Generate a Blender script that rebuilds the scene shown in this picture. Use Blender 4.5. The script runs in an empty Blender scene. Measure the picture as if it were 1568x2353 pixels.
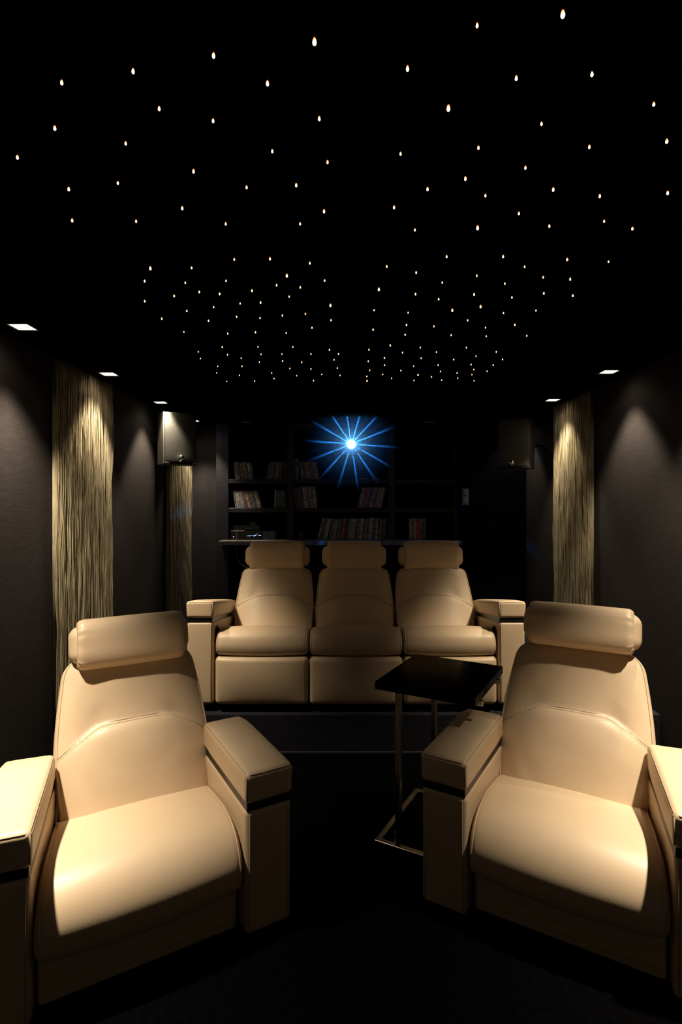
import bpy, bmesh, math, random
from mathutils import Vector, Matrix, noise

random.seed(7)
C = bpy.context.scene.collection
PI = math.pi
R = math.radians

# ---------------------------------------------------------------- camera model (frame 1568 x 2353)
W, H = 1568, 2353
F, PX, PY = 1240.0, 795.0, 1158.0          # focal length and principal point in pixels
EYE = 1.556                                # lens height above the floor
CEIL = 2.46
XL, XR = -1.81, 1.97                       # side walls


def at(px, py, Y):
    """pixel -> point at depth Y"""
    return Vector(((px - PX) * Y / F, Y, EYE - (py - PY) * Y / F))


# ---------------------------------------------------------------- materials
def mat(name, base=(.5, .5, .5), rough=.5, metal=0., spec=.5, emit=None, estr=0.):
    m = bpy.data.materials.new(name)
    m.use_nodes = True
    b = m.node_tree.nodes['Principled BSDF']
    b.inputs['Base Color'].default_value = (*base, 1)
    b.inputs['Roughness'].default_value = rough
    b.inputs['Metallic'].default_value = metal
    b.inputs['Specular IOR Level'].default_value = spec
    if emit:
        b.inputs['Emission Color'].default_value = (*emit, 1)
        b.inputs['Emission Strength'].default_value = estr
    return m


def nd(m, t, **kw):
    n = m.node_tree.nodes.new(t)
    for k, v in kw.items():
        setattr(n, k, v)
    return n


def lk(m, a, b):
    m.node_tree.links.new(a, b)


def bsdf(m):
    return m.node_tree.nodes['Principled BSDF']


def noisy(m, c0, c1, scale=5., stretch=(1, 1, 1), detail=4., bump=0., bscale=300., bdist=.001, bstretch=(1, 1, 1)):
    tc = nd(m, 'ShaderNodeTexCoord')
    mp = nd(m, 'ShaderNodeMapping')
    mp.inputs['Scale'].default_value = stretch
    lk(m, tc.outputs['Object'], mp.inputs['Vector'])
    n = nd(m, 'ShaderNodeTexNoise')
    n.inputs['Scale'].default_value = scale
    n.inputs['Detail'].default_value = detail
    lk(m, mp.outputs['Vector'], n.inputs['Vector'])
    r = nd(m, 'ShaderNodeValToRGB')
    r.color_ramp.elements[0].position = .3
    r.color_ramp.elements[1].position = .7
    r.color_ramp.elements[0].color = (*c0, 1)
    r.color_ramp.elements[1].color = (*c1, 1)
    lk(m, n.outputs['Fac'], r.inputs['Fac'])
    lk(m, r.outputs['Color'], bsdf(m).inputs['Base Color'])
    if bump:
        mp2 = nd(m, 'ShaderNodeMapping')
        mp2.inputs['Scale'].default_value = bstretch
        lk(m, tc.outputs['Object'], mp2.inputs['Vector'])
        n2 = nd(m, 'ShaderNodeTexNoise')
        n2.inputs['Scale'].default_value = bscale
        n2.inputs['Detail'].default_value = 3
        lk(m, mp2.outputs['Vector'], n2.inputs['Vector'])
        bp = nd(m, 'ShaderNodeBump')
        bp.inputs['Strength'].default_value = bump
        bp.inputs['Distance'].default_value = bdist
        lk(m, n2.outputs['Fac'], bp.inputs['Height'])
        lk(m, bp.outputs['Normal'], bsdf(m).inputs['Normal'])
    return m


LEATHER = noisy(mat('cream_leather', rough=.44, spec=.45), (.57, .425, .275), (.61, .46, .30), 3., bump=.25, bscale=260, bdist=.0012)
SEAM = mat('leather_seam', (.40, .29, .185), .6, spec=.3)
THREAD = mat('stitch_thread', (.66, .52, .36), .7)
BLACKTRIM = mat('black_trim', (.006, .006, .007), .35)
DARKBASE = mat('dark_base', (.006, .006, .006), .8)
WALLFAB = noisy(mat('wall_fabric', rough=.9, spec=.1), (.018, .015, .0145), (.025, .021, .020), 14., (1, 1, 6),
                bump=.5, bscale=160, bdist=.002, bstretch=(.35, .35, 2.2))
PIERFAB = noisy(mat('pier_fabric', rough=.9, spec=.1), (.024, .022, .024), (.032, .029, .031), 10., bump=.3, bscale=160)
BLACKWALL = noisy(mat('black_velvet', rough=.95, spec=.0), (.002, .002, .0028), (.003, .003, .004), 8.)
CEILM = noisy(mat('black_ceiling', rough=.95, spec=.03), (.0035, .0035, .0035), (.005, .005, .005), 8.)
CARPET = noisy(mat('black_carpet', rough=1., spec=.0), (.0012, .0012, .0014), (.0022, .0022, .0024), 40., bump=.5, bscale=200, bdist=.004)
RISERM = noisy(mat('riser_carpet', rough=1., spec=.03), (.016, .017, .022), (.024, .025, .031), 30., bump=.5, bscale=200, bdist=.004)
CURTAIN = noisy(mat('string_thread', rough=.7, spec=.2), (.17, .138, .083), (.33, .285, .185), 9., (7, 7, .9), bump=0)
WOODBLACK = noisy(mat('black_lacquer_wood', rough=.45, spec=.4), (.020, .020, .025), (.027, .027, .033), 6., (1, 1, 8))
DESKM = noisy(mat('grey_desk_edge', rough=.5, spec=.4), (.13, .12, .105), (.17, .155, .135), 6., (8, 1, 1))
CHROME = mat('chrome', (.80, .72, .62), .22, 1.)
GLASSBLACK = mat('black_gloss', (.0015, .0015, .002), .12, spec=.14)
SPKCAB = mat('speaker_cabinet', (.10, .095, .075), .5)
SPKGRILLE = noisy(mat('speaker_grille', rough=.85, spec=.15), (.035, .034, .031), (.09, .088, .078), 260., detail=2, bump=.6, bscale=500, bdist=.001)
SPKDARK = mat('speaker_black', (.008, .008, .008), .5)
SILVER = mat('silver_dome', (.8, .78, .74), .15, 1.)
WHITEREFL = mat('downlight_reflector', (.8, .76, .7), .4, emit=(1., .86, .66), estr=1.3)  # glow is emission put in for lamplight on the reflector walls
LAMPGLOW = mat('lamp_glow', (1, 1, 1), .5, emit=(1., .88, .70), estr=22.)
LAMPOFF = mat('lamp_off', (.30, .30, .32), .4)
FRAMEBLK = mat('downlight_frame', (.012, .011, .010), .5)
EQUIP = mat('equipment_black', (.012, .012, .013), .3, spec=.5)
EQGREY = mat('equipment_grey', (.16, .15, .14), .45)
EQTOP = mat('equipment_brushed_top', (.42, .38, .32), .35, .6)
DISPLAY = mat('blue_display', (.02, .02, .02), .4, emit=(.35, .55, 1.), estr=1.6)
LED = mat('white_led', (.02, .02, .02), .4, emit=(.8, .88, 1.), estr=2.)
CABLEM = mat('cable_black', (.05, .048, .045), .5)
PLATE = mat('switch_plate', (.10, .10, .12), .4)
PROJBODY = mat('projector_black', (.012, .012, .014), .4)
LENSGLOW = mat('lens_glow', (.1, .3, .8), .2, emit=(.35, .72, 1.), estr=60.)
for m in (WHITEREFL, LAMPGLOW, DISPLAY, LED):
    m.cycles.emission_sampling = 'NONE'


def star_mat():
    m = mat('star_glow', (.1, .05, .02), .5)
    tc = nd(m, 'ShaderNodeTexCoord')
    sp = nd(m, 'ShaderNodeSeparateXYZ')
    lk(m, tc.outputs['Generated'], sp.inputs[0])
    r = nd(m, 'ShaderNodeValToRGB')
    e = r.color_ramp.elements
    e[0].position, e[0].color = .0, (1., .62, .33, 1)
    e[1].position, e[1].color = .95, (.10, .012, .0, 1)
    x = e.new(.55); x.color = (1., .45, .17, 1)
    y = e.new(.8); y.color = (.5, .09, .012, 1)
    lk(m, sp.outputs['Z'], r.inputs['Fac'])
    lk(m, r.outputs['Color'], bsdf(m).inputs['Emission Color'])
    bsdf(m).inputs['Emission Strength'].default_value = 5.5
    m.cycles.emission_sampling = 'NONE'
    return m


STARM = star_mat()


def case_mat():
    m = mat('disc_case_spine', rough=.4, spec=.4)
    oi = nd(m, 'ShaderNodeObjectInfo')
    tc = nd(m, 'ShaderNodeTexCoord')
    mp = nd(m, 'ShaderNodeMapping')
    mp.inputs['Scale'].default_value = (1.5, .2, 26)
    lk(m, tc.outputs['Object'], mp.inputs['Vector'])
    ad = nd(m, 'ShaderNodeVectorMath', operation='ADD')
    lk(m, mp.outputs['Vector'], ad.inputs[0])
    cm = nd(m, 'ShaderNodeCombineXYZ')
    mu = nd(m, 'ShaderNodeMath', operation='MULTIPLY')
    mu.inputs[1].default_value = 57.
    lk(m, oi.outputs['Random'], mu.inputs[0])
    lk(m, mu.outputs[0], cm.inputs['Z'])
    lk(m, mu.outputs[0], cm.inputs['X'])
    lk(m, cm.outputs[0], ad.inputs[1])
    n = nd(m, 'ShaderNodeTexNoise')
    n.inputs['Scale'].default_value = 1.3
    n.inputs['Detail'].default_value = 3
    lk(m, ad.outputs[0], n.inputs['Vector'])
    r = nd(m, 'ShaderNodeValToRGB')
    r.color_ramp.elements[0].position = .42
    r.color_ramp.elements[1].position = .56
    r.color_ramp.elements[0].color = (.5, .5, .5, 1)
    r.color_ramp.elements[1].color = (1.15, 1.15, 1.15, 1)
    lk(m, n.outputs['Fac'], r.inputs['Fac'])
    mx = nd(m, 'ShaderNodeMix', data_type='RGBA', blend_type='MULTIPLY')
    mx.inputs['Factor'].default_value = 1.
    lk(m, oi.outputs['Color'], mx.inputs['A'])
    lk(m, r.outputs['Color'], mx.inputs['B'])
    lk(m, mx.outputs['Result'], bsdf(m).inputs['Base Color'])
    return m


CASE = case_mat()


# ---------------------------------------------------------------- object helpers
def obj(name, bm, m, parent=None, smooth=False):
    me = bpy.data.meshes.new(name)
    bmesh.ops.recalc_face_normals(bm, faces=bm.faces[:])
    bm.to_mesh(me)
    bm.free()
    if smooth:
        for p in me.polygons:
            p.use_smooth = True
    for mm in (m if isinstance(m, (list, tuple)) else [m]):
        me.materials.append(mm)
    o = bpy.data.objects.new(name, me)
    C.objects.link(o)
    if parent:
        o.parent = parent
    return o


def thing(name, label, cat, loc=(0, 0, 0), rz=0., group=None):
    o = bpy.data.objects.new(name, None)
    C.objects.link(o)
    o.empty_display_size = .1
    o.location = loc
    o.rotation_euler = (0, 0, rz)
    tag(o, label, cat, group)
    return o


def tag(o, label, cat, group=None, kind=None):
    o['label'] = label
    o['category'] = cat
    if group:
        o['group'] = group
    if kind:
        o['kind'] = kind
    return o


def struct(o):
    o['kind'] = 'structure'
    return o


def box(bm, x0, x1, y0, y1, z0, z1, bev=0., seg=2, M=None):
    vs = [bm.verts.new((x, y, z)) for x in (x0, x1) for y in (y0, y1) for z in (z0, z1)]
    q = [(0, 1, 3, 2), (4, 6, 7, 5), (0, 4, 5, 1), (2, 3, 7, 6), (0, 2, 6, 4), (1, 5, 7, 3)]
    fs = [bm.faces.new([vs[i] for i in f]) for f in q]
    if bev:
        es = list({e for f in fs for e in f.edges})
        r = bmesh.ops.bevel(bm, geom=es, offset=bev, segments=seg, profile=.5, affect='EDGES')
        vs = list({v for f in r['faces'] for v in f.verts})
    if M is not None:
        bmesh.ops.transform(bm, matrix=M, verts=vs)
    return vs


def BM():
    return bmesh.new()


def rbox(bm, x0, x1, y0, y1, z0, z1, r=.02, nc=4, nm=(6, 10, 6), deform=None):
    """finely gridded box with rounded edges; DEFORM(p) -> p bends it"""
    lo, hi = Vector((x0, y0, z0)), Vector((x1, y1, z1))
    ax = []
    for i in range(3):
        h = (hi[i] - lo[i]) / 2
        rr = min(r, h * .98)
        cs = [-h + rr * (1 - math.tan(PI / 4 * (1 - k / nc))) for k in range(nc)]
        inner = h - rr
        mid = [-inner + 2 * inner * k / nm[i] for k in range(nm[i] + 1)]
        cs = cs + mid + [-c for c in reversed(cs)]
        ax.append(cs)
    mid = (lo + hi) / 2
    hs = (hi - lo) / 2
    cache = {}

    def V(i, j, k):
        key = (i, j, k)
        if key not in cache:
            p = Vector((ax[0][i], ax[1][j], ax[2][k]))
            q = Vector([max(-(hs[a] - min(r, hs[a] * .98)), min(hs[a] - min(r, hs[a] * .98), p[a])) for a in range(3)])
            d = p - q
            if d.length > 1e-9:
                rr = Vector([min(r, hs[a] * .98) for a in range(3)])
                d = Vector([d[a] / rr[a] for a in range(3)]).normalized()
                p = q + Vector([d[a] * rr[a] for a in range(3)])
            p = p + mid
            if deform:
                p = Vector(deform(p))
            cache[key] = bm.verts.new(p)
        return cache[key]
    n = [len(a) for a in ax]
    for a, b, c in ((0, 1, 2), (1, 2, 0), (2, 0, 1)):
        for side in (0, n[c] - 1):
            for i in range(n[a] - 1):
                for j in range(n[b] - 1):
                    f = []
                    for (ii, jj) in ((i, j), (i + 1, j), (i + 1, j + 1), (i, j + 1)):
                        idx = [0, 0, 0]
                        idx[a], idx[b], idx[c] = ii, jj, side
                        f.append(V(*idx))
                    try:
                        bm.faces.new(f)
                    except ValueError:
                        pass


def tube(bm, pts, r, n=6, closed=False):
    pts = [Vector(p) for p in pts]
    rings = []
    N = len(pts)
    up = None
    for i, p in enumerate(pts):
        if closed:
            t = pts[(i + 1) % N] - pts[i - 1]
        else:
            t = pts[min(i + 1, N - 1)] - pts[max(i - 1, 0)]
        t.normalize()
        if up is None:
            up = Vector((0, 0, 1)) if abs(t.z) < .9 else Vector((0, 1, 0))
        a = t.cross(up)
        if a.length < 1e-6:
            a = t.cross(Vector((1, 0, 0)))
        a.normalize()
        b = a.cross(t).normalized()
        up = b
        rings.append([bm.verts.new(p + r * (a * math.cos(2 * PI * k / n) + b * math.sin(2 * PI * k / n))) for k in range(n)])
    for i in range(N if closed else N - 1):
        A, B = rings[i], rings[(i + 1) % N]
        for k in range(n):
            bm.faces.new((A[k], A[(k + 1) % n], B[(k + 1) % n], B[k]))
    if not closed:
        bm.faces.new(rings[0])
        bm.faces.new(rings[-1])


def lathe(bm, prof, n=16, M=None):
    rings = []
    for (r, z) in prof:
        if r < 1e-6:
            rings.append([bm.verts.new((0, 0, z))])
        else:
            rings.append([bm.verts.new((r * math.cos(2 * PI * k / n), r * math.sin(2 * PI * k / n), z)) for k in range(n)])
    for A, B in zip(rings, rings[1:]):
        for k in range(n):
            a = [A[0], A[0]] if len(A) == 1 else [A[k], A[(k + 1) % n]]
            b = [B[0], B[0]] if len(B) == 1 else [B[k], B[(k + 1) % n]]
            f = []
            for v in (a[0], a[1], b[1], b[0]):
                if v not in f:
                    f.append(v)
            if len(f) > 2:
                bm.faces.new(f)
    for A in (rings[0], rings[-1]):
        if len(A) > 2:
            bm.faces.new(A)
    if M is not None:
        bmesh.ops.transform(bm, matrix=M, verts=[v for r_ in rings for v in r_])


def catmull(pts, n=8):
    out = []
    P = [Vector(p) for p in pts]
    for i in range(len(P) - 1):
        p0, p1, p2, p3 = P[max(i - 1, 0)], P[i], P[i + 1], P[min(i + 2, len(P) - 1)]
        for k in range(n):
            t = k / n
            out.append(.5 * ((2 * p1) + (p2 - p0) * t + (2 * p0 - 5 * p1 + 4 * p2 - p3) * t * t + (3 * p1 - p0 - 3 * p2 + p3) * t ** 3))
    out.append(P[-1])
    return out


def sm(a, b, x):
    t = max(0., min(1., (x - a) / (b - a)))
    return t * t * (3 - 2 * t)


# ---------------------------------------------------------------- upholstered parts
def make_backrest(parent, cx, bot, top, wb, wm, wt, seam_mid, seam_end, half_t=.07, rc=.075, bulge=1., wrinkle=0.):
    """backrest leaning from BOT (y,z) to TOP (y,z); widths are half widths at bottom, middle and top"""
    b, t = Vector((0, *bot)), Vector((0, *top))
    L = (t - b).length
    d = (t - b).normalized()
    nrm = Vector((0, -d.z, d.y))
    NS, NR = 60, 88
    p_exp = 4.2

    def half(s):
        w = wb + (wm - wb) * sm(0, .4, s) if s < .4 else wm + (wt - wm) * ((s - .4) / .6) ** 1.5
        e = (1 - s) * L
        if e < rc:
            w -= rc - math.sqrt(max(0., rc * rc - (rc - e) ** 2))
        return w

    def thick(s):
        e = (1 - s) * L
        rt = .05
        k = 1.
        if e < rt:
            k = .35 + .65 * math.sqrt(max(0., 1 - ((rt - e) / rt) ** 2))
        return half_t * k

    def seam_s(u):
        u = abs(u)
        k = (u - .47) / .53
        k = .5 * (k + math.sqrt(k * k + .012))
        return seam_mid - (seam_mid - seam_end) * k

    def off(u, s):
        e = 1 - abs(u) ** 3
        ss = seam_s(u)
        dl = (s - ss) * L                       # metres above the seam
        lump = 0.
        if dl < 0:
            q = -dl
            lump = .030 * (1 - math.exp(-q / .022)) * (1 - .55 * sm(.12, .40, q))
        else:
            lump = .022 * sm(.03, .24, dl) - .012 * math.exp(-dl / .018) * 0
            lump -= .012 * (1 - sm(.0, .10, dl)) * math.exp(-((abs(u) - .55) / .16) ** 2)
        lump *= bulge
        crown = .018 * (1 - u * u)
        dish = -.012 * (1 - (u / .8) ** 2) * sm(seam_mid, .95, s) if abs(u) < .8 else 0.
        w = 0.
        if wrinkle:
            w = wrinkle * noise.noise(Vector((u * 5, s * 7, 3.1)))
        return (lump + crown + dish + w) * e

    bm = BM()
    rings = []
    ss = [1 - (1 - k / NS) ** 1.0 for k in range(NS + 1)]
    ss = sorted(set([round(x, 5) for x in ss] + [1 - .0125 * .5, 1 - .0125 * .25]))
    for s in ss:
        w, th = max(half(s), .01), thick(s)
        ring = []
        for k in range(NR):
            a = 2 * PI * k / NR
            c, sn = math.cos(a), math.sin(a)
            u = math.copysign(abs(c) ** (2 / p_exp), c)
            v = math.copysign(abs(sn) ** (2 / p_exp), sn)
            o_ = th * v
            if v > 0:
                o_ += off(u, s) * min(1., v ** 2)
            ring.append(bm.verts.new(Vector((cx + w * u, 0, 0)) + b + d * (s * L) + nrm * o_))
        rings.append(ring)
    for A, B in zip(rings, rings[1:]):
        for k in range(NR):
            bm.faces.new((A[k], A[(k + 1) % NR], B[(k + 1) % NR], B[k]))
    bm.faces.new(rings[0])
    bm.faces.new(rings[-1])
    o = obj('backrest', bm, LEATHER, parent, True)

    def surf(u, s, lift=.001):
        v = max(0., 1 - abs(u) ** p_exp) ** (1 / p_exp)
        return Vector((cx + half(s) * u, 0, 0)) + b + d * (s * L) + nrm * (thick(s) * v + off(u, s) * min(1., v ** 2) + lift)
    bm = BM()
    us = [-.985 + 1.97 * k / 60 for k in range(61)]
    tube(bm, [surf(u, seam_s(u) + .002, .0005) for u in us], .0021, 5)
    obj('seam', bm, SEAM, o, True)
    bm = BM()
    tube(bm, [surf(u, seam_s(u) - .012, .0006) for u in us], .0010, 4)
    obj('stitching', bm, THREAD, o, True)
    # piping round the front edge
    bm = BM()
    pts = [surf(-.965, k / 50, .003) for k in range(2, 48)]
    pts += [surf(-.965 + 1.93 * k / 24, .965, .003) for k in range(25)]
    pts += [surf(.965, k / 50, .003) for k in range(47, 1, -1)]
    tube(bm, pts, .0034, 6)
    obj('piping', bm, LEATHER, o, True)
    return o


def make_headrest(parent, cx, cy, cz, w=.48, h=.21, dp=.15, tilt=R(12), core_w=.545):
    M = Matrix.Translation((cx, cy, cz)) @ Matrix.Rotation(-tilt, 4, 'X')
    bm = BM()
    NU, NR = 60, 96
    rings = []
    for i in range(NU + 1):
        u = -1 + 2 * i / NU
        u = math.copysign(1 - (1 - abs(u)) ** 1.7, u)
        e = (1 - abs(u)) * w / 2
        rr = .030
        k = 1.
        if e < rr:
            k = .80 + .20 * math.sqrt(max(0., 1 - ((rr - e) / rr) ** 2))
        ring = []
        for q in range(NR):
            a = 2 * PI * q / NR
            c, s = math.cos(a), math.sin(a)
            p_ = 3.0
            y = dp / 2 * math.copysign(abs(c) ** (2 / p_), c)
            z = h / 2 * math.copysign(abs(s) ** (2 / p_), s)
            pl = 1 - .02 * (abs(u) ** 2)
            g = 1 + (.022 * math.sin(q * 2 * PI / NR * 17) + .016 * math.sin(q * 2 * PI / NR * 23 + 1)) * math.exp(-e / .022) * (1 if e > .002 else .3)
            ring.append(bm.verts.new(M @ Vector((w / 2 * u, y * k * g * pl, z * k * g * pl))))
        rings.append(ring)
    for A, B in zip(rings, rings[1:]):
        for q in range(NR):
            bm.faces.new((A[q], A[(q + 1) % NR], B[(q + 1) % NR], B[q]))
    bm.faces.new(rings[0])
    bm.faces.new(rings[-1])
    o = obj('headrest', bm, LEATHER, parent, True)
    bm = BM()

    def df(p):
        return M @ p
    rbox(bm, -core_w / 2, core_w / 2, -.035, .085, -.080, .080, .05, 5, (8, 2, 2), df)
    obj('headrest_core', bm, LEATHER, o, True)
    for sx in (-1, 1):
        bm = BM()
        box(bm, sx * .13 - .02, sx * .13 + .02, .050, .065, -h / 2 - .06, -.05, .003, 1, M)
        obj('headrest_bracket', bm, BLACKTRIM, o)
    return o


def make_seat(parent, cx, prof, hw, crown=.016, r=.03, name='seat', mat_=None, pipe=True, shear=0.):
    """cushion swept across x from a closed side profile [(y,z)...]; HW(y) -> half width"""
    P = [Vector((0, *p)) for p in prof]
    N = len(P)
    nr = []
    for i in range(N):
        t = (P[(i + 1) % N] - P[i - 1]).normalized()
        nr.append(Vector((0, t.z, -t.y)))
    ctr = sum(P, Vector()) / N
    if sum((P[i] - ctr).dot(nr[i]) for i in range(N)) < 0:
        nr = [-n for n in nr]
    us = [-1 + .012 * 1.0 * k for k in range(0, 9)]
    us = [-1 + r / .3 * (1 - math.cos(PI / 2 * k / 7)) for k in range(8)]
    inner = us[-1]
    us = us + [inner + (-2 * inner) * k / 22 for k in range(1, 22)] + [-u for u in reversed(us)]
    bm = BM()
    rings = []

    def pt(i, u, lift=0.):
        e = (1 - abs(u)) * .3
        ins = 0.
        if e < r:
            ins = r - math.sqrt(max(0., r * r - (r - e) ** 2))
        return P[i] + nr[i] * (crown * (1 - u * u) - ins + lift) + Vector((cx + u * hw(P[i].y) + shear * P[i].y, 0, 0))
    for u in us:
        rings.append([bm.verts.new(pt(i, u)) for i in range(N)])
    for A, B in zip(rings, rings[1:]):
        for k in range(N):
            bm.faces.new((A[k], A[(k + 1) % N], B[(k + 1) % N], B[k]))
    bm.faces.new(rings[0])
    bm.faces.new(rings[-1])
    o = obj(name, bm, mat_ or LEATHER, parent, True)
    if pipe:
        for u in (-.955, .955):
            bm = BM()
            tube(bm, [pt(i, u, .001) for i in range(4, N - 10)], .003, 6)
            obj('piping', bm, LEATHER, o, True)
    return o


def seat_profile(pts, n=6):
    c = catmull([Vector((0, *p)) for p in pts], n)
    return [(p.y, p.z) for p in c]


def make_arm(parent, x_in, side, splay, w=.18, L=.62, padL=.555, z0=.04, zb=.488, zs=.512, zt=.60, button=False, drop=0.):
    """SIDE +1: arm to local +x of its inner front corner (x_in, 0); SPLAY turns it inward at the back"""
    M = Matrix.Translation((x_in, 0, 0)) @ Matrix.Rotation(splay * side, 4, 'Z')
    a0, a1 = (0, w) if side > 0 else (-w, 0)

    def MM(p):
        p = Vector(p)
        p.z -= drop * max(0., p.y) * max(0., (p.z - z0) / (zt - z0))      # the arm falls away towards the back
        return M @ p

    def df(p):
        return MM(p)

    def dfb(p):
        q = p.copy()
        k = sm(.0, .5, (zb - q.z) / (zb - z0))
        return MM(q)

    def dfp(p):
        q = p.copy()
        u = (q.x - (a0 + a1) / 2) / (w / 2)
        v = q.y / padL
        if q.z > (zs + zt) / 2:
            q.z += .010 * max(0, 1 - u ** 4) * max(0, 1 - (2 * v - 1) ** 6) + .0012 * noise.noise(q * 22)
        back = sm(.72, 1., v)
        q.x = (a0 + a1) / 2 + (q.x - (a0 + a1) / 2) * (1 - .05 * back)
        q.z -= .010 * back * back if q.z > (zs + zt) / 2 else 0
        return MM(q)
    bm = BM()
    rbox(bm, a0 + .002, a1 - .002, .004, L, z0, zb, .020, 4, (4, 10, 10), dfb)
    o = obj('armrest', bm, LEATHER, parent, True)
    bm = BM()
    rbox(bm, a0 - .002, a1 + .002, -.004, padL, zs, zt, .020, 4, (10, 24, 4), dfp)
    pad = obj('arm_pad', bm, LEATHER, o, True)
    # seam round the top edge and down the front corners
    bm = BM()
    zz = zt - .006
    y0, y1, xx0, xx1 = .003, padL - .012, a0 + .004, a1 - .004
    loop = []
    for k in range(24):
        loop.append((xx0, y1 - .02 + (y0 + .012 - y1 + .02) * k / 23))
    for k in range(1, 12):
        loop.append((xx0 + (xx1 - xx0) * k / 12, y0 - .0025))
    for k in range(24):
        loop.append((xx1, y0 + .012 + (y1 - .02 - y0 - .012) * k / 23))
    pts = []
    for (x, y) in loop:
        pts.append(dfp(Vector((x, y, zz - .0005))))
    tube(bm, pts, .0020, 5)
    for xx in (a0 + .003, a1 - .003):
        tube(bm, [MM((xx, .0005, zs + .012)), MM((xx, .0002, zt - .012))], .0018, 5)
    obj('seam', bm, SEAM, pad, True)
    bm = BM()
    rbox(bm, a0 + .007, a1 - .007, .008, L - .02, zb - .006, zs + .006, .004, 2, (1, 1, 1), df)
    obj('trim_strip', bm, BLACKTRIM, o)
    bm = BM()
    xi = a0 if side > 0 else a1
    for xx, sg in ((a0 + .016, 1), (a1 - .016, -1)):
        tube(bm, [MM((xx, .0035, z0 + .02)), MM((xx, .0035, zb - .02))], .0012, 4)
    obj('stitching', bm, SEAM, o, True)
    if button:
        bm = BM()
        Mb = M @ Matrix.Translation((xi, .10, (zb - .085))) @ Matrix.Rotation(R(90) * (-side), 4, 'Y')
        lathe(bm, [(0, .0), (.036, .0), (.040, .004), (.040, .008), (.030, .009), (.028, .005), (0, .004)], 24, Mb)
        obj('recline_button', bm, BLACKTRIM, o, True)
    return o


def recliner(name, label, loc, rz, inner, hdz=0., tilt=12, skew=.052, hskew=.052, extra=0., hh=.212):
    """INNER +1: the arm towards the room's middle is at local +x; the wedge shaped seat is skewed towards it"""
    t = thing(name, label, 'armchair', loc, rz, 'cream recliners in the front row')
    hw_f = .322
    shear = math.tan(R(4.2)) * inner
    prof = seat_profile([(.56, .26), (.555, .325), (.48, .352), (.34, .378), (.20, .395), (.10, .385), (.035, .345), (.000, .285),
                         (.000, .225), (.022, .190), (.07, .180), (.30, .180), (.53, .195), (.56, .26)])
    make_seat(t, 0, prof, lambda y: hw_f - max(-.02, y) * math.tan(R(3.2)), .022, shear=shear)
    bm = BM()
    rbox(bm, -.312, .312, .045, .085, .035, .215, .014, 3, (8, 1, 4))
    fb = obj('footboard', bm, LEATHER, t, True)
    bm = BM()
    tube(bm, [(-.30, .0445, .068), (.30, .0445, .068)], .0016, 5)
    obj('seam', bm, SEAM, fb)
    bx = skew * inner
    make_backrest(t, bx, (.485, .275), (.785, .885), .285 + extra, .308 + extra, .262, .57, .41, rc=.085, wrinkle=.004)
    make_headrest(t, hskew * inner, .700, .962 + hdz, .435, hh, .15, tilt=R(tilt), core_w=.495)
    for sd in (-1, 1):
        make_arm(t, sd * .327, sd, R(.5) if sd == inner else R(8.5), z0=.022, zb=.466, zs=.490)
    bm = BM()
    box(bm, -.26, .26, .12, .66, .0, .20, .01)
    obj('base', bm, DARKBASE, t)
    bm = BM()
    rbox(bm, bx - .265, bx + .265, .60, .76, .10, .48, .03, 3, (4, 2, 4))
    obj('rear_shell', bm, LEATHER, t, True)
    return t


recliner('recliner_armchair', 'cream leather recliner angled inward, the one without a black table beside its arm',
         (-.636, 1.7395, 0), R(30), 1, 0., 12)
recliner('recliner_armchair', 'cream leather recliner angled inward, standing next to the black chrome legged table',
         (.728, 1.8295, 0), R(-30), -1, .038, 16, .034, .020, .008, .198)

# ---------------------------------------------------------------- three seat sofa on the platform
PLAT = .24
S0 = .342
sofa = thing('recliner_sofa', 'cream leather three seat recliner sofa with bolster headrests on the raised platform', 'sofa', (.0645, 3.40, PLAT))
zz = S0 - PLAT
PITCH = .595
prof = seat_profile([(.58, .235), (.575, .275), (.48, .308), (.34, .352), (.20, .393), (.09, .408), (.025, .382), (.000, .330),
                     (.003, .285), (.022, .262), (.07, .255), (.30, .235), (.55, .215), (.58, .235)])
prof = [(y, z + zz) for y, z in prof]
for i in (-1, 0, 1):
    cx = i * PITCH
    make_seat(sofa, cx, prof, lambda y: PITCH / 2 - .003, .012, .03)
    bm = BM()

    def dfr(p, cx=cx):
        q = p.copy()
        u = (q.x - cx) / (PITCH / 2)
        v = (q.z - zz - .10) / .15
        if q.y < .02:
            q.y -= .022 * max(0, 1 - u ** 4) * max(0, 1 - (v - .25) ** 2 * .8)
        return q
    rbox(bm, cx - PITCH / 2 + .003, cx + PITCH / 2 - .003, -.008, .09, zz - .052, zz + .248, .028, 4, (12, 2, 10), dfr)
    obj('footrest', bm, LEATHER, sofa, True)
    make_backrest(sofa, cx, (.53, .27 + zz), (.80, .705 + zz), .282, .292, .262, .52, .36, half_t=.065, rc=.06, bulge=.75)
    make_headrest(sofa, cx, .785, .81 + zz, .415, .236, .14, R(6), .50)
for sd in (-1, 1):
    make_arm(sofa, sd * (1.5 * PITCH + .008), sd, 0., .170, .86, .77, zz - .052, zz + .470, zz + .494, zz + .60, True, .165)
bm = BM()
box(bm, -1.5 * PITCH + .02, 1.5 * PITCH - .02, .10, .80, .0, .30, .01)
for sd in (-1, 1):
    box(bm, sd * .985 - .05, sd * .985 + .05, .08, .75, .0, zz - .045, .004)
obj('base', bm, DARKBASE, sofa)
bm = BM()
rbox(bm, -1.5 * PITCH + .01, 1.5 * PITCH - .01, .66, .84, .12, .52, .03, 3, (6, 2, 4))
obj('rear_shell', bm, LEATHER, sofa, True)

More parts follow.
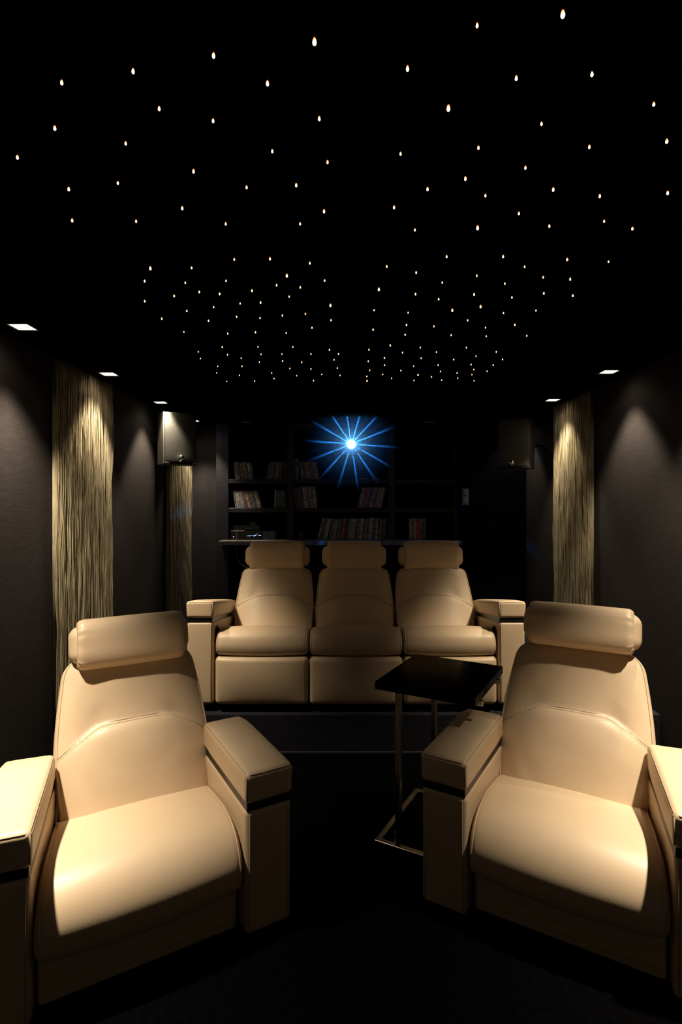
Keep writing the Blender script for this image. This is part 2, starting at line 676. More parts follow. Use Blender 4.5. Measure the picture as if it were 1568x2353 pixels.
# ---------------------------------------------------------------- C shaped side table
tb = thing('side_table', 'black gloss square side table with slim chrome legs beside the right hand recliner', 'table', (.459, 2.584, 0), R(-28.5))
TW, TD, TZ = .465, .515, .745
bm = BM()
box(bm, -TW / 2, TW / 2, -TD / 2, TD / 2, TZ - .036, TZ, .002, 2)
obj('table_top', bm, GLASSBLACK, tb)
lx = -TW / 2 + .112
for sy in (-1, 1):
    yy = sy * (TD / 2 - .016)
    bm = BM()
    box(bm, lx - .013, lx + .013, yy - .013, yy + .013, .0205, TZ - .0365, .002, 1)
    obj('leg', bm, CHROME, tb)
    bm = BM()
    yr = sy * (TD / 2 - .095)
    box(bm, lx - .013, TW / 2 - .004 + .012, yr - .012, yr + .012, TZ - .060, TZ - .0365, .002, 1)
    obj('top_rail', bm, CHROME, tb)
bm = BM()
for (x0, x1, y0, y1) in ((-TW / 2, -TW / 2 + .026, -TD / 2, TD / 2), (TW / 2 - .026, TW / 2, -TD / 2, TD / 2),
                         (-TW / 2 + .026, TW / 2 - .026, -TD / 2, -TD / 2 + .026), (-TW / 2 + .026, TW / 2 - .026, TD / 2 - .026, TD / 2)):
    box(bm, x0, x1, y0, y1, .001, .020, .0015, 1)
obj('base_frame', bm, CHROME, tb)

# ---------------------------------------------------------------- room shell
Y0, YB = -1.0, 6.50
Z_RISER = 3.372


def slab(name, x0, x1, y0, y1, z0, z1, m):
    bm = BM()
    box(bm, x0, x1, y0, y1, z0, z1)
    return struct(obj(name, bm, m))


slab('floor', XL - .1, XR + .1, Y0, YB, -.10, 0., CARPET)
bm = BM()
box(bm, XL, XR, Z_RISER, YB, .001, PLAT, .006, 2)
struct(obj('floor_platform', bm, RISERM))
bm = BM()
box(bm, XL, XR, Z_RISER - .012, Z_RISER - .001, .001, .012, .001, 1)
struct(obj('trim_1', bm, mat('riser_edge', (.03, .03, .034), .5)))
slab('wall_left', XL - .1, XL, Y0, YB, .0, CEIL + .1, WALLFAB)
slab('wall_right', XR, XR + .1, Y0, 5.89, .0, CEIL + .1, WALLFAB)
slab('wall_back', XL, XR + .1, YB, YB + .1, .0, CEIL + .1, BLACKWALL)
slab('wall_back_left', XL + .001, -1.475, 6.215, YB - .001, PLAT + .001, CEIL - .001, PIERFAB)
slab('wall_back_right', 1.275, XR + .1, 5.891, YB - .001, PLAT + .001, CEIL - .001, BLACKWALL)

# ceiling with openings for the recessed downlights
LXL, LXR = -1.65, 1.80
LIT = [(LXL, F * 1.65 / 743), (LXL, F * 1.65 / 545), (LXL, F * 1.65 / 426), (LXL, F * 1.65 / 349),
       (LXR, F * 1.80 / 605), (LXR, F * 1.80 / 476)]
OFF = [(-1.10, 6.01 - .05), (.93, 5.96)]
HS = .050
xs = sorted({XL - .1, XR + .1, *[x + s * HS for x, _ in LIT + OFF for s in (-1, 1)]})
ys = sorted({Y0, YB, *[y + s * HS for _, y in LIT + OFF for s in (-1, 1)]})
bm = BM()
cache = {}


def gv(x, y, z):
    k = (round(x, 5), round(y, 5), z)
    if k not in cache:
        cache[k] = bm.verts.new((x, y, z))
    return cache[k]


for i in range(len(xs) - 1):
    for j in range(len(ys) - 1):
        mx, my = (xs[i] + xs[i + 1]) / 2, (ys[j] + ys[j + 1]) / 2
        if any(abs(mx - x) < HS and abs(my - y) < HS for x, y in LIT + OFF):
            continue
        bm.faces.new([gv(xs[i], ys[j], CEIL), gv(xs[i + 1], ys[j], CEIL), gv(xs[i + 1], ys[j + 1], CEIL), gv(xs[i], ys[j + 1], CEIL)])
bmesh.ops.solidify(bm, geom=bm.faces[:], thickness=-.02)
struct(obj('ceiling', bm, CEILM))
zs_ = [v.co.z for v in bpy.data.objects['ceiling'].data.vertices]
if min(zs_) < CEIL - .001:
    for v in bpy.data.objects['ceiling'].data.vertices:
        v.co.z += .02


def downlight(x, y, lit, label):
    t = thing('recessed_downlight', label, 'ceiling light', (x, y, CEIL), 0, 'square downlights in the ceiling')
    bm = BM()
    a, b = HS, HS + .012
    for (x0, x1, y0, y1) in ((-b, b, -b, -a), (-b, b, a, b), (-b, -a, -a, a), (a, b, -a, a)):
        box(bm, x0, x1, y0, y1, -.004, -.0005, .0008, 1)
    obj('frame', bm, FRAMEBLK, t)
    bm = BM()
    a, c, zt = HS - .002, .030, .065
    lo = [bm.verts.new((sx * a, sy * a, .0)) for sx, sy in ((-1, -1), (1, -1), (1, 1), (-1, 1))]
    hi = [bm.verts.new((sx * c, sy * c, zt)) for sx, sy in ((-1, -1), (1, -1), (1, 1), (-1, 1))]
    for k in range(4):
        bm.faces.new((lo[k], lo[(k + 1) % 4], hi[(k + 1) % 4], hi[k]))
    bm.faces.new(hi)
    obj('reflector', bm, WHITEREFL if lit else LAMPOFF, t)
    bm = BM()
    lathe(bm, [(0, .060), (.024, .058), (.027, .050), (.018, .044), (0, .041)], 20)
    obj('lamp', bm, LAMPGLOW if lit else LAMPOFF, t, True)
    return t


DL = ['nearest of the four along the left wall', 'second of the four along the left wall, over the wider string curtain',
      'third of the four along the left wall, above the loudspeaker', 'farthest of the four along the left wall',
      'nearer of the two along the right wall', 'farther of the two along the right wall']
for (x, y), l in zip(LIT, DL):
    downlight(x, y, True, 'glowing square downlight, ' + l)
downlight(*OFF[0], False, 'unlit square downlight in front of the left bookcase bay')
downlight(*OFF[1], False, 'unlit square downlight in front of the right bookcase bay')


def spot(x, y, power, z=CEIL - .006, size=R(86), blend=.45, col=(1., .845, .63), rad=.022):
    l = bpy.data.lights.new('downlight_beam', 'SPOT')
    l.energy = power
    l.spot_size = size
    l.spot_blend = blend
    l.color = col
    l.shadow_soft_size = rad
    o = bpy.data.objects.new('downlight_beam', l)
    C.objects.link(o)
    o.location = (x, y, z)
    return o


PW = 120.
SPOTS = [(-1.40, 1.60, 4.7), (LXL, LIT[0][1], 2.6), (LXL, LIT[1][1], 1.), (LXL, LIT[2][1], 1.), (LXL, LIT[3][1], .8),
         (1.56, 1.62, 4.7), (LXR, 2.70, 2.6), (LXR, LIT[4][1], 1.), (LXR, LIT[5][1], 1.), (LXR, 5.69, .28)]
for x, y, k in SPOTS:
    front = k > 4
    x -= 0 if front else math.copysign(.04, x)
    o = spot(x, y, PW * k, size=R(75 if front else 81), blend=1. if front else .55, rad=.035, col=(1., .865, .68) if front else (1., .845, .63))
    if 2.5 < y < 3.:                       # these two are swivelled towards the sofa
        o.data.spot_size, o.data.spot_blend = R(74), .8
        d = Vector((-math.copysign(math.sin(R(4)), x), math.sin(R(13)), -1))
        o.rotation_euler = d.to_track_quat('-Z', 'Y').to_euler()
    spot(x, y, PW * (1.2 if front else 1.) * .014, size=R(150), blend=.6, rad=.035)     # stray light off the reflector


# ---------------------------------------------------------------- string curtains
def curtain(x, y0, y1, sgn, label, seed):
    rnd = random.Random(seed)
    n = 240
    bm = BM()
    ph = [rnd.uniform(0, 6.28) for _ in range(8)]
    for i in range(n):
        f = (i + .5) / n
        yb = y0 + (y1 - y0) * f
        j1, j2 = rnd.uniform(0, 6.28), rnd.uniform(-.004, .004)
        r = rnd.uniform(.0015, .0027)
        xo = rnd.uniform(-.009, .009)
        pts = []
        zt, zb = CEIL - .004, PLAT + .004 if y0 > Z_RISER else .004
        zb = .006 if y1 < Z_RISER else PLAT + .006
        K = 46
        for k in range(K + 1):
            z = zb + (zt - zb) * k / K
            a = .0035 * math.sin(z * 9 + ph[0] + f * 9) + .0025 * math.sin(z * 19 + ph[1] + f * 23) + .0035 * math.sin(z * 5.3 + j1)
            dx = .004 * math.sin(z * 5 + ph[2] + f * 43) + .003 * math.sin(z * 9 + j1)
            pts.append((x + sgn * (xo + dx), yb + a + j2, z))
        tube(bm, pts, r, 5)
    box(bm, *sorted((x - sgn * .030, x - sgn * .024)), y0 + .004, y1 - .004, .004 if y1 < Z_RISER else PLAT + .004, CEIL - .004)
    o = obj('string_curtain', bm, CURTAIN, None, True)
    tag(o, label, 'curtain', 'olive string curtains on the side walls', 'stuff')
    return o


curtain(XL + .034, 3.315, 4.10, 1, 'olive beige string curtain on the left wall, the wider nearer one', 1)
curtain(XL + .034, 5.42, 6.19, 1, 'olive beige string curtain on the left wall, below the lit loudspeaker', 2)
curtain(XR - .034, 4.27, 5.01, -1, 'brownish string curtain on the right wall behind the recliner headrest', 3)


# ---------------------------------------------------------------- loudspeakers
def speaker(loc, rz, label, sd):
    t = thing('loudspeaker', label, 'loudspeaker', loc, rz)
    w, d, h = .30, .17, .475
    bm = BM()
    box(bm, -w / 2, w / 2, -d / 2, d / 2, -h / 2, h / 2, .004, 2)
    obj('cabinet', bm, SPKCAB, t)
    bm = BM()

    def dfg(p):
        q = p.copy()
        if q.y < -d / 2 - .01:
            q.y -= .018 * (1 - (q.x / (w / 2)) ** 2)
        return q
    rbox(bm, -w / 2 + .006, w / 2 - .002, -d / 2 - .022, -d / 2 - .001, -h / 2 + .022, h / 2 - .004, .008, 3, (10, 1, 8), dfg)
    obj('grille', bm, SPKGRILLE, t, True)
    bm = BM()
    rbox(bm, -w / 2 + .002, w / 2, -d / 2 - .030, -d / 2 - .001, -h / 2, -h / 2 + .020, .005, 2, (6, 1, 1))
    obj('lower_trim', bm, SPKDARK, t, True)
    bm = BM()
    Mb = Matrix.Translation((.0, -d / 2 - .052, -h / 2 + .056))
    lathe(bm, [(0, .031), (.016, .028), (.027, .016), (.031, 0), (.028, -.015), (.018, -.030), (0, -.035)], 20, Mb)
    tw = obj('tweeter_dome', bm, SILVER, t, True)
    bm = BM()
    lathe(bm, [(.012, -.036), (.026, -.020), (.020, -.038), (.012, -.042)], 20, Mb)
    obj('tweeter_neck', bm, SPKDARK, tw, True)
    bm = BM()
    box(bm, -.04, .04, d / 2 + .0005, d / 2 + .012, -.08, .08, .003, 1)
    wx = XL if sd < 0 else XR
    Mi = Matrix.Rotation(-rz, 4, 'Z')
    p0 = Vector((0, d / 2 + .01, 0))
    wp = Matrix.Rotation(rz, 4, 'Z') @ p0 + Vector(loc)
    pw = Mi @ (Vector((wx - sd * .001, wp.y + .03, loc[2])) - Vector(loc))
    ps = Mi @ (Vector((wx - sd * .012, wp.y + .03, loc[2])) - Vector(loc))
    tube(bm, [p0, ps], .012, 8)
    tube(bm, [ps, pw], .045, 16)
    obj('wall_bracket', bm, SPKDARK, t)
    return t


speaker((-1.575, 5.02, 2.153), R(36), 'black loudspeaker with silver dome, lit, hung high on the left wall', -1)
speaker((1.66, 5.25, 2.13), R(-36), 'black loudspeaker in shadow, hung high beside the right string curtain', 1)

# ---------------------------------------------------------------- bookcase
YF = 6.08
kf = F / YF


def X_(px):
    return (px - PX) / kf


bc = thing('bookcase', 'black built-in bookcase of three open bays behind the sofa', 'bookcase', (0, YF, PLAT))


def bpart(name, x0, x1, y0, y1, z0, z1, m=WOODBLACK, bev=.002):
    bm = BM()
    box(bm, x0, x1, y0 - YF, y1 - YF, z0 - PLAT, z1 - PLAT, bev, 1)
    return obj(name, bm, m, bc)


XE = [X_(497), X_(525), X_(661), X_(675), X_(893), X_(908), X_(1045), X_(1053)]
ZS1, ZS2, ZD = 1.835, 1.507, 1.151
bpart('side_panel', XE[0], XE[1], YF, YB - .03, PLAT + .002, CEIL - .003)
bpart('side_panel', XE[6], XE[7], YF, YB - .03, PLAT + .002, CEIL - .003)
bpart('divider', XE[2], XE[3], YF - .02, YB - .03, ZD + .001, CEIL - .062)
bpart('divider', XE[4], XE[5], YF - .02, YB - .03, ZD + .001, CEIL - .062)
bpart('header', XE[2], XE[5], YF - .03, YB - .03, CEIL - .060, CEIL - .003)
bpart('back_panel', XE[0], XE[7], YB - .028, YB - .006, PLAT + .002, CEIL - .003, BLACKWALL)
for (a, b) in ((1, 2), (3, 4), (5, 6)):
    for z in (ZS1, ZS2):
        bpart('shelf', XE[a], XE[b], YF + .005, YB - .03, z - .046, z)
wt = bpart('worktop', at(502, 1243, 5.90).x, X_(1062), 5.90, YB - .03, ZD - .048, ZD, DESKM, .003)

# ---------------------------------------------------------------- disc cases
ORD = ['first', 'second', 'third', 'fourth', 'fifth', 'sixth', 'seventh', 'eighth', 'ninth', 'tenth', 'eleventh', 'twelfth', 'thirteenth',
       'fourteenth', 'fifteenth', 'sixteenth', 'seventeenth', 'eighteenth', 'nineteenth', 'twentieth', 'twenty-first', 'twenty-second',
       'twenty-third', 'twenty-fourth', 'twenty-fifth', 'twenty-sixth', 'twenty-seventh', 'twenty-eighth', 'twenty-ninth', 'thirtieth',
       'thirty-first', 'thirty-second', 'thirty-third', 'thirty-fourth', 'thirty-fifth', 'thirty-sixth', 'thirty-seventh', 'thirty-eighth']
YBK = 6.12
kb = F / YBK
_mesh = {}


def case_mesh(w, h):
    key = (round(w, 4), round(h, 3))
    if key not in _mesh:
        bm = BM()
        dp = .135
        box(bm, -w / 2, w / 2, 0, dp, 0, h, min(.0016, w * .12), 2)
        # spine sleeve set between the hinge lips
        box(bm, -w / 2 + w * .14, w / 2 - w * .14, -.0008, .0004, .004, h - .004)
        o = obj('disc_case', bm, CASE)
        _mesh[key] = o.data
        bpy.data.objects.remove(o)
    return _mesh[key]


PAL = [(.40, .34, .29), (.20, .18, .20), (.52, .46, .40), (.12, .12, .15), (.30, .22, .18), (.45, .42, .42), (.16, .14, .14), (.34, .30, .24),
       (.24, .26, .32), (.58, .52, .45)]
rb = random.Random(21)


def case_row(x0, x1, a0, a1, n, hpx, zbase, where, group, special=None, dim=1., wide=None):
    """a row whose foot runs from pixel x0 to x1, leaning A0..A1 degrees (top to the right positive)"""
    special = special or {}
    wide = wide or {}
    tot = sum(wide.get(i, 1.) for i in range(n))
    unit = (x1 - x0) / kb / tot
    x = (x0 - PX) / kb
    for i in range(n):
        step = unit * wide.get(i, 1.)
        a = R(a0 + (a1 - a0) * (i / max(1, n - 1)))
        w = step * math.cos(a) * .93
        h = hpx / kb * (1 + (rb.uniform(-.02, .015)))
        w_q = round(w, 4)
        o = bpy.data.objects.new('disc_case', case_mesh(w_q, round(h, 2)))
        C.objects.link(o)
        cxm = x + step / 2
        o.rotation_euler = (0, a, 0)
        o.location = (cxm, YBK + rb.uniform(0, .006), zbase + abs(w_q / 2 * math.sin(a)) + .0008)
        col, word = special.get(i, (None, None))
        if col is None:
            c = rb.choice(PAL)
            q = rb.uniform(.7, 1.15) * dim
            col = tuple(v * q for v in c)
            l = sum(col) / 3
            word = 'pale' if l > .36 else ('brownish grey' if l > .2 else 'dark')
        o.color = (*col, 1)
        tag(o, f'{word} disc case, {ORD[i]} from left {where}', 'disc case', group)
        x += step


RED, ORANGE, TEAL, BLUE, WHITE = (.75, .06, .06), (1.0, .16, .10), (.05, .22, .2), (.05, .12, .35), (.6, .56, .5)
case_row(541, 583, -9, -9, 13, 40, ZS1, 'on the upper left shelf, left bunch', 'upper left bay, left bunch', dim=.8)
case_row(611, 650, 11, 5, 9, 40, ZS1, 'on the upper left shelf, right bunch', 'upper left bay, right bunch', dim=.9)
case_row(654, 658, 0, 0, 1, 41, ZS1, 'on upper left shelf by divider', 'upper left bay, right bunch', {0: ((.12, .11, .12), 'dark upright')})
case_row(675, 685, 0, 0, 3, 48, ZS1, 'in the upright trio on the upper centre shelf', 'upper centre bay', {2: (WHITE, 'pale')})
case_row(688, 734, -9, -9.5, 13, 41, ZS1, 'in the leaning bunch on the upper centre shelf', 'upper centre bay', {5: ((.5, .25, .12), 'orange brown')})
case_row(541, 602, -9, -16, 14, 41, ZS2, 'on the middle left shelf, left bunch', 'middle left bay, left bunch', {6: ((.5, .18, .1), 'rust red'), 12: (WHITE, 'pale'), 13: (WHITE, 'pale')})
case_row(630, 657, 3, 0, 5, 42, ZS2, 'on middle left shelf by divider', 'middle left bay, right bunch',
         {0: (WHITE, 'pale'), 1: (TEAL, 'thick teal topped'), 4: (BLUE, 'blue')}, wide={0: .6, 1: 2.2, 2: .7, 3: .7, 4: .9})
case_row(680, 729, -7, -6, 12, 50, ZS2, 'on the middle centre shelf, left bunch', 'middle centre bay, left bunch', dim=1.15)
case_row(820, 878, 15, 13, 13, 49, ZS2, 'on the middle centre shelf, right bunch', 'middle centre bay, right bunch', {2: (RED, 'red'), 7: ((.6, .36, .2), 'tan'), 9: ((.55, .32, .18), 'tan')}, dim=1.1)
case_row(729, 890, 15, .5, 36, 49, ZD, 'in the long row on the centre worktop', 'long row on the worktop', {12: (ORANGE, 'bright orange red')}, dim=1.1)
case_row(941, 979, 1, 0, 9, 49, ZD, 'in the short row on the right worktop', 'short row on the worktop', {4: (RED, 'red'), 0: (WHITE, 'pale')}, wide={4: 1.5})


def flat_case(px0, px1, Y, z, col, label, h=.014, w=.135):
    x0, x1 = (px0 - PX) / kb, (px1 - PX) / kb
    bm = BM()
    box(bm, x0, x1, 0, w, 0, h, .0016, 2)
    box(bm, x0 + .006, x1 - .006, -.0008, .0004, h * .15, h * .85)
    o = obj('disc_case', bm, CASE)
    o.location = (0, Y, z + .0006)
    o.color = (*col, 1)
    tag(o, label, 'disc case')


# the flat one under the leaning bunch is drawn in front of it on the shelf
flat_case(530, 568, 6.088, ZS2, BLUE, 'blue flat disc case lying in front of the leaning bunch', .006, .028)
flat_case(826, 848, 6.12, ZS1, (.4, .35, .32), 'flat grey disc case lying on the upper centre shelf, left of two')
flat_case(853, 872, 6.12, ZS1, (.4, .35, .32), 'flat grey disc case lying on the upper centre shelf, right of two')

# ---------------------------------------------------------------- hi-fi
ke = F / 6.10


def E(px):
    return (px - PX) / ke


rc = thing('audio_receiver', 'black audio receiver with glowing blue display on the left worktop', 'receiver', (E(565), 6.10, ZD + .001))
wv = (E(601) - E(529)) / 2
bm = BM()
box(bm, -wv, wv, 0, .30, .010, .098, .003, 2)
for sx in (-1, 1):
    for sy in (.03, .26):
        lathe(bm, [(.014, 0), (.016, .002), (.016, .0098), (.012, .0102)], 12, Matrix.Translation((sx * (wv - .04), sy, 0)))
obj('body', bm, EQUIP, rc)
bm = BM()
box(bm, -wv + .002, -wv + .16, .003, .28, .0985, .1005, .0005, 1)
obj('top_edge', bm, EQTOP, rc)
bm = BM()
rr = random.Random(4)
for k in range(14):
    x = .02 + k * .011
    hgt = .007 if k > 6 else .004
    box(bm, x, x + (.0095 if k > 6 else .006), -.002, -.0003, .040 + rr.uniform(-.003, .006), .040 + hgt + rr.uniform(.002, .008))
obj('display', bm, DISPLAY, rc)
bm = BM()
lathe(bm, [(0, .012), (.014, .012), (.016, .008), (.016, 0), (0, 0)], 20, Matrix.Translation((wv - .045, 0, .055)) @ Matrix.Rotation(R(90), 4, 'X'))
obj('volume_knob', bm, EQGREY, rc, True)
bm = BM()
box(bm, -wv + .034, -wv + .042, -.0015, -.0003, .030, .036)
obj('power_light', bm, LED, rc)

dp = thing('disc_player', 'slim black disc player stacked on top of the receiver', 'disc player', (E(566), 6.12, ZD + .1025))
wd = (E(597) - E(537)) / 2
bm = BM()
box(bm, -wd, wd, 0, .24, .008, .060, .004, 2)
for sx in (-1, 1):
    for sy in (.03, .20):
        box(bm, sx * (wd - .03) - .012, sx * (wd - .03) + .012, sy, sy + .024, .0, .0085, .002, 1)
obj('body', bm, EQUIP, dp)
bm = BM()
box(bm, .005, .07, -.0015, -.0003, .018, .021)
obj('disc_tray', bm, EQGREY, dp)
bm = BM()
for x in (-wd + .01, wd - .03):
    box(bm, x, x + .006, -.0015, -.0003, .014, .020)
obj('indicator', bm, EQGREY, dp)
sb = thing('small_box', 'small grey box sitting on top of the disc player', 'box', (E(580), 6.14, ZD + .164))
bm = BM()
box(bm, -.034, .034, 0, .06, 0, .032, .003, 2)
obj('shell', bm, EQGREY, sb)
bm = BM()
box(bm, -.030, .030, -.0012, -.0003, .012, .014)
obj('slot', bm, EQUIP, sb)

cs = thing('audio_unit', 'dark grey mesh fronted unit right of the receiver', 'audio unit', (E(619), 6.10, ZD + .001))
wc = (E(636) - E(604)) / 2
bm = BM()
box(bm, -wc, wc, .004, .22, .0, .095, .003, 2)
obj('body', bm, EQUIP, cs)
bm = BM()
for i in range(9):
    x = -wc + .010 + i * (2 * wc - .026) / 8
    box(bm, x, x + .006, -.001, .0035, .008, .088)
obj('front_grille', bm, PLATE, cs)
pb = thing('power_socket_box', 'small dark box standing on the worktop left of the long row', 'box', (E(691), 6.14, ZD + .001))
bm = BM()
box(bm, -.027, .027, 0, .04, 0, .075, .004, 2)
obj('shell', bm, PLATE, pb)
bm = BM()
box(bm, -.018, .018, -.0012, -.0003, .018, .058)
obj('front_plate', bm, EQUIP, pb)

# cable from the receiver over the worktop edge
bm = BM()
p = [at(546, 1217, 6.085), at(544.5, 1226, 6.06), at(544, 1238, 5.93), at(543.5, 1246, 5.885), at(543, 1262, 5.88), at(545, 1282, 5.88),
     at(552, 1294, 5.86), at(562, 1301, 5.84), at(572, 1306, 5.80)]
tube(bm, catmull(p, 8), .003, 6)
tag(obj('power_cable', bm, CABLEM, None, True), 'thin black cable hanging from the receiver over the worktop edge', 'cable')

sw = thing('wall_switch', 'pale switch plate on the dark wall right of the bookcase', 'switch', (at(1066, 1142, 5.885).x + .02, 5.890, at(1066, 1142, 5.885).z))
bm = BM()
box(bm, -.036, .036, -.008, -.0005, -.088, .088, .003, 2)
obj('plate', bm, PLATE, sw)
bm = BM()
for z in (-.045, .045):
    box(bm, -.014, .014, -.012, -.0083, z - .024, z + .024, .002, 1)
obj('rocker', bm, EQGREY, sw)

# ---------------------------------------------------------------- projector
PROJ_W = 19.
FLARE_HAZE = 4.2
LENS = at(807.5, 1021, 5.62)
pj = thing('projector', 'ceiling projector with blazing blue white lens in front of the bookcase', 'projector', LENS, 0)
bm = BM()
rbox(bm, -.20, .20, .05, .40, -.075, .075, .03, 4, (6, 6, 3))
obj('housing', bm, PROJBODY, pj, True)
MX = Matrix.Rotation(R(90), 4, 'X')
bm = BM()
lathe(bm, [(.058, -.055), (.060, .0), (.056, .012), (.047, .012), (.045, .0), (.045, -.055)], 32, MX)
obj('lens_barrel', bm, SPKDARK, pj, True)
bm = BM()
lathe(bm, [(.044, -.006), (.040, -.001), (.028, .006), (.014, .010), (0, .0115)], 32, MX)
obj('lens', bm, LENSGLOW, pj, True)
bm = BM()
hz = CEIL - LENS.z
tube(bm, [(0, .22, .07), (0, .22, hz - .012)], .018, 12)
lathe(bm, [(.05, hz - .012), (.055, hz - .006), (.055, hz - .001)], 20, Matrix.Translation((0, .22, 0)))
obj('ceiling_mount', bm, SPKDARK, pj)

# blue projector lamp with an added pattern that mimics lens flare: fourteen shafts
pl = bpy.data.lights.new('projector_flare_light', 'POINT')
pl.energy = PROJ_W
pl.color = (1, 1, 1)
pl.shadow_soft_size = .004
pl.use_nodes = True
nt = pl.node_tree
em = [n for n in nt.nodes if n.type == 'EMISSION'][0]


def ln(t, **kw):
    n = nt.nodes.new(t)
    for k, v in kw.items():
        setattr(n, k, v)
    return n


tc = ln('ShaderNodeTexCoord')
sp = ln('ShaderNodeSeparateXYZ')
nt.links.new(tc.outputs['Normal'], sp.inputs[0])


def mth(op, a, b=None):
    n = ln('ShaderNodeMath', operation=op)
    for i, v in enumerate((a, b)):
        if v is None:
            continue
        if isinstance(v, (int, float)):
            n.inputs[i].default_value = v
        else:
            nt.links.new(v, n.inputs[i])
    return n.outputs[0]


az = mth('ARCTAN2', sp.outputs['Y'], sp.outputs['X'])


def flare_rays(n_, a0, pw, gain):
    c = mth('COSINE', mth('MULTIPLY', mth('SUBTRACT', az, R(a0)), n_))
    return mth('MULTIPLY', mth('POWER', mth('ADD', mth('MULTIPLY', c, .5), .5), pw), gain)


tot = mth('ADD', flare_rays(14, 21.5, 34, 13.), .45)
tot = mth('ADD', tot, flare_rays(14, 34., 6, .35))
fwd = mth('MULTIPLY', mth('ADD', sp.outputs['Z'], .06), 5.)
fc = ln('ShaderNodeClamp')
nt.links.new(fwd, fc.inputs['Value'])
fc.inputs['Max'].default_value = 1.
tot = mth('MULTIPLY', tot, mth('SUBTRACT', 1., fc.outputs[0]))
nt.links.new(tot, em.inputs['Strength'])
em.inputs['Color'].default_value = (.02, .27, 1., 1)
po = bpy.data.objects.new('projector_flare_light', pl)
C.objects.link(po)
src = LENS + Vector((0, -.03, 0))
po.location = src
zax = (Vector((0, 0, EYE)) - src).normalized()
xax = Vector((0, 0, 1)).cross(zax).normalized()
yax = zax.cross(xax)
po.rotation_euler = Matrix((xax, yax, zax)).transposed().to_euler()

# thin haze added so the imitated lens flare shows up
HR = .55
bm = BM()
bmesh.ops.create_icosphere(bm, subdivisions=4, radius=HR)
hm = bpy.data.materials.new('lens_flare_haze')
hm.use_nodes = True
hm.node_tree.nodes.remove(bsdf(hm))
out = [n for n in hm.node_tree.nodes if n.type == 'OUTPUT_MATERIAL'][0]
vs_ = nd(hm, 'ShaderNodeVolumeScatter')
vs_.inputs['Color'].default_value = (1, 1, 1, 1)
tc2 = nd(hm, 'ShaderNodeTexCoord')
vl = nd(hm, 'ShaderNodeVectorMath', operation='LENGTH')
lk(hm, tc2.outputs['Object'], vl.inputs[0])
mr = nd(hm, 'ShaderNodeMapRange', interpolation_type='SMOOTHSTEP')
mr.inputs['From Min'].default_value = .0
mr.inputs['From Max'].default_value = HR
mr.inputs['To Min'].default_value = 1.
mr.inputs['To Max'].default_value = 0.
lk(hm, vl.outputs['Value'], mr.inputs['Value'])
pw_ = nd(hm, 'ShaderNodeMath', operation='POWER')
pw_.inputs[1].default_value = 1.6
lk(hm, mr.outputs['Result'], pw_.inputs[0])
sc_ = nd(hm, 'ShaderNodeMath', operation='MULTIPLY')
sc_.inputs[1].default_value = FLARE_HAZE
lk(hm, pw_.outputs[0], sc_.inputs[0])
lk(hm, sc_.outputs[0], vs_.inputs['Density'])
lk(hm, vs_.outputs['Volume'], out.inputs['Volume'])
hz_o = obj('flare_haze', bm, hm, None, True)
hz_o.location = src
tag(hz_o, 'thin blue haze added to carry the lens flare around the projector', 'flare_haze', None, 'stuff')

# ---------------------------------------------------------------- ceiling stars
stars = [(1294, 32), (1097, 58), (723, 95), (491, 127), (937, 157), (306, 163), (1361, 170), (1187, 179), (142, 189), (615, 191), (1503, 239),
         (1031, 248), (366, 249), (734, 272), (490, 277), (1245, 284), (126, 294), (1533, 324), (289, 329), (1355, 337), (1100, 339), (626, 347),
         (921, 353), (40, 361), (753, 372), (1208, 385), (445, 393), (1070, 410), (271, 420), (681, 425), (567, 430), (158, 434), (983, 434),
         (1272, 435), (1535, 443), (1379, 450), (1116, 449), (906, 476), (419, 478), (745, 485), (1193, 490), (166, 506), (313, 508), (1389, 508),
         (519, 514), (690, 514), (1263, 519), (1098, 523), (1454, 525), (954, 528), (1304, 596), (1399, 601), (1311, 641), (1317, 679)]
zA = [(1008, 118), (1387, 112), (118, 213), (556, 208), (58, 348), (489, 366), (921, 346), (1457, 392), (637, 464), (853, 484), (1196, 450),
      (371, 506), (59, 561), (1071, 586), (1287, 575), (790, 624), (505, 664), (1033, 727), (1282, 739), (1518, 713), (240, 747), (735, 769),
      (474, 887), (939, 905), (1233, 891), (1559, 898), (881, 1048), (1260, 1046), (627, 1098), (937, 1129), (1292, 1125), (1513, 1122),
      (650, 1169), (1081, 1166), (1274, 1208), (1521, 1195), (833, 1252), (1090, 1251), (822, 1322), (1063, 1347), (1405, 1324), (929, 1411),
      (1225, 1408), (1430, 1382)]
zB = [(518, 158), (1334, 193), (274, 291), (675, 343), (417, 414), (1250, 436), (299, 513), (737, 606), (1200, 656), (471, 695), (743, 763),
      (541, 843), (1189, 863), (338, 1047), (726, 1076), (1145, 1075), (1371, 1030), (530, 1122), (823, 1121), (775, 1183), (1138, 1198),
      (1310, 1164), (433, 1209), (306, 1275), (530, 1279), (810, 1271), (1153, 1294), (1311, 1239), (379, 1351), (645, 1337), (838, 1348),
      (1122, 1359), (1291, 1338), (1385, 1379), (557, 1404), (1125, 1406)]
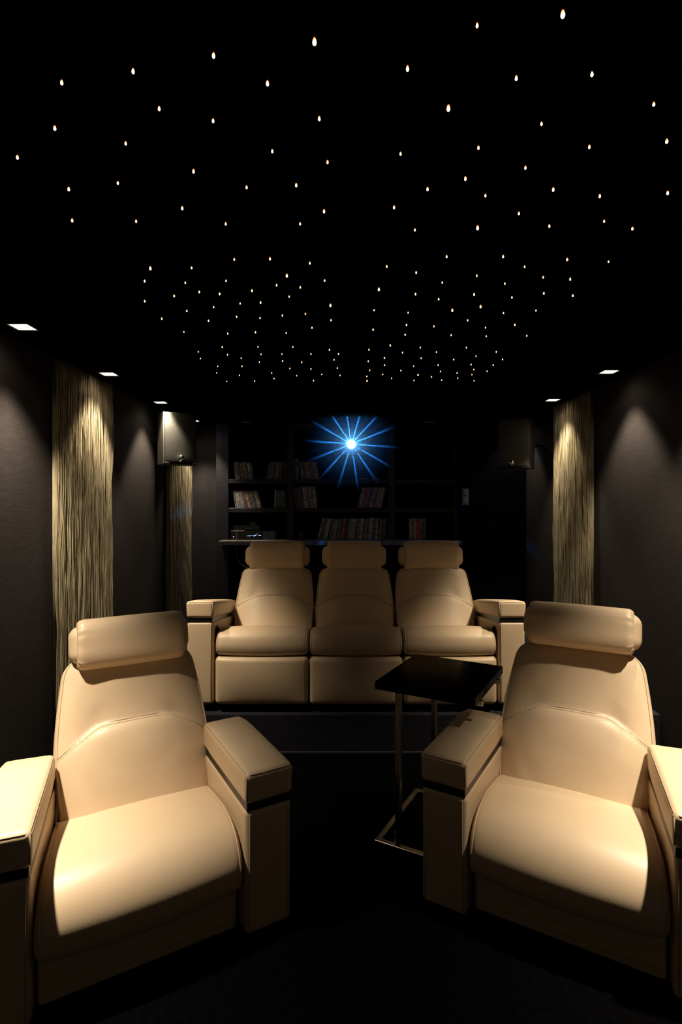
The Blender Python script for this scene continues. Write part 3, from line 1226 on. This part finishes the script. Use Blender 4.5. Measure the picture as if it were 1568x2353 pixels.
zC = [(493, 89), (1092, 88), (1320, 196), (170, 258), (813, 291), (1517, 308), (446, 364), (1110, 375), (1523, 478), (163, 486), (784, 489),
      (1185, 522), (408, 540), (853, 619), (553, 657), (85, 684), (1440, 660), (1096, 688), (716, 764), (67, 813), (358, 828), (905, 841),
      (1216, 811), (53, 917), (541, 921), (913, 933), (1343, 928), (214, 1053), (702, 1053), (25, 1107), (385, 1101), (1020, 1098), (222, 1166),
      (805, 1145), (568, 1180), (1086, 1179), (143, 1251), (403, 1238), (752, 1232), (987, 1239), (8, 1296), (428, 1306), (604, 1323),
      (781, 1286), (761, 1340), (922, 1304), (190, 1343), (147, 1402), (332, 1364), (441, 1398), (610, 1378), (784, 1406)]
for ox, L_ in ((320, zA), (600, zB), (920, zC)):
    stars += [(ox + x / 4.612, 570 + y / 4.612) for x, y in L_]
BRIGHT = [(1031, 248), (723, 95), (760, 701), (871, 664), (1040, 712), (1105, 704), (659, 633), (345, 616), (1098, 523), (961, 861), (1294, 32), (843, 875)]
bm = BM()
lathe(bm, [(0, -.0068), (.0022, -.0062), (.0033, -.0044), (.0036, -.0022), (.0031, .0010), (.0022, .0042), (.0016, .0064), (.0014, .0068)], 12)
star0 = obj('star_light', bm, STARM, None, True)
stars.sort(key=lambda p: p[1])
rs = random.Random(5)
BAND = ['highest ten', 'second ten', 'third ten', 'fourth ten', 'fifth ten', 'sixth ten', 'seventh ten', 'eighth ten', 'ninth ten', 'tenth ten',
        'eleventh ten', 'twelfth ten', 'thirteenth ten', 'fourteenth ten', 'fifteenth ten', 'sixteenth ten', 'seventeenth ten', 'eighteenth ten', 'lowest few']
first = True
for b0 in range(0, len(stars), 10):
    band = sorted(stars[b0:b0 + 10])
    for k, (px, py) in enumerate(band):
        s = rs.uniform(.7, .9)
        if any((px - bx) ** 2 + (py - by) ** 2 < 40 for bx, by in BRIGHT):
            s = 1.12
        zc = CEIL - .0066 * s
        Y = (zc - EYE) * F / (PY - py)
        o = star0 if first else star0.copy()
        if not first:
            C.objects.link(o)
        first = False
        o.location = ((px - PX) * Y / F, Y, zc)
        o.scale = (s, s, s)
        w = BAND[b0 // 10]
        tag(o, f'warm white ceiling star, {ORD[k]} from left among the {w} counted downward', 'star light', 'warm star lights scattered over the black ceiling')

# ---------------------------------------------------------------- camera, world, colour
cam = bpy.data.cameras.new('camera')
co = bpy.data.objects.new('camera', cam)
C.objects.link(co)
cam.sensor_fit = 'VERTICAL'
cam.sensor_height = 36.
cam.lens = 36. * F / H
cam.shift_x = (W / 2 - PX) / H
cam.shift_y = (PY - H / 2) / H
cam.clip_start = .02
co.location = (0, 0, EYE)
co.rotation_euler = (R(90), 0, 0)
bpy.context.scene.camera = co

w = bpy.data.worlds.new('dim_room')
bpy.context.scene.world = w
w.use_nodes = True
bg = w.node_tree.nodes['Background']
bg.inputs['Color'].default_value = (1., .82, .62, 1)
bg.inputs['Strength'].default_value = .045

sc = bpy.context.scene
sc.view_settings.view_transform = 'Standard'
sc.view_settings.look = 'None'
sc.view_settings.exposure = 0.
sc.cycles.max_bounces = 6
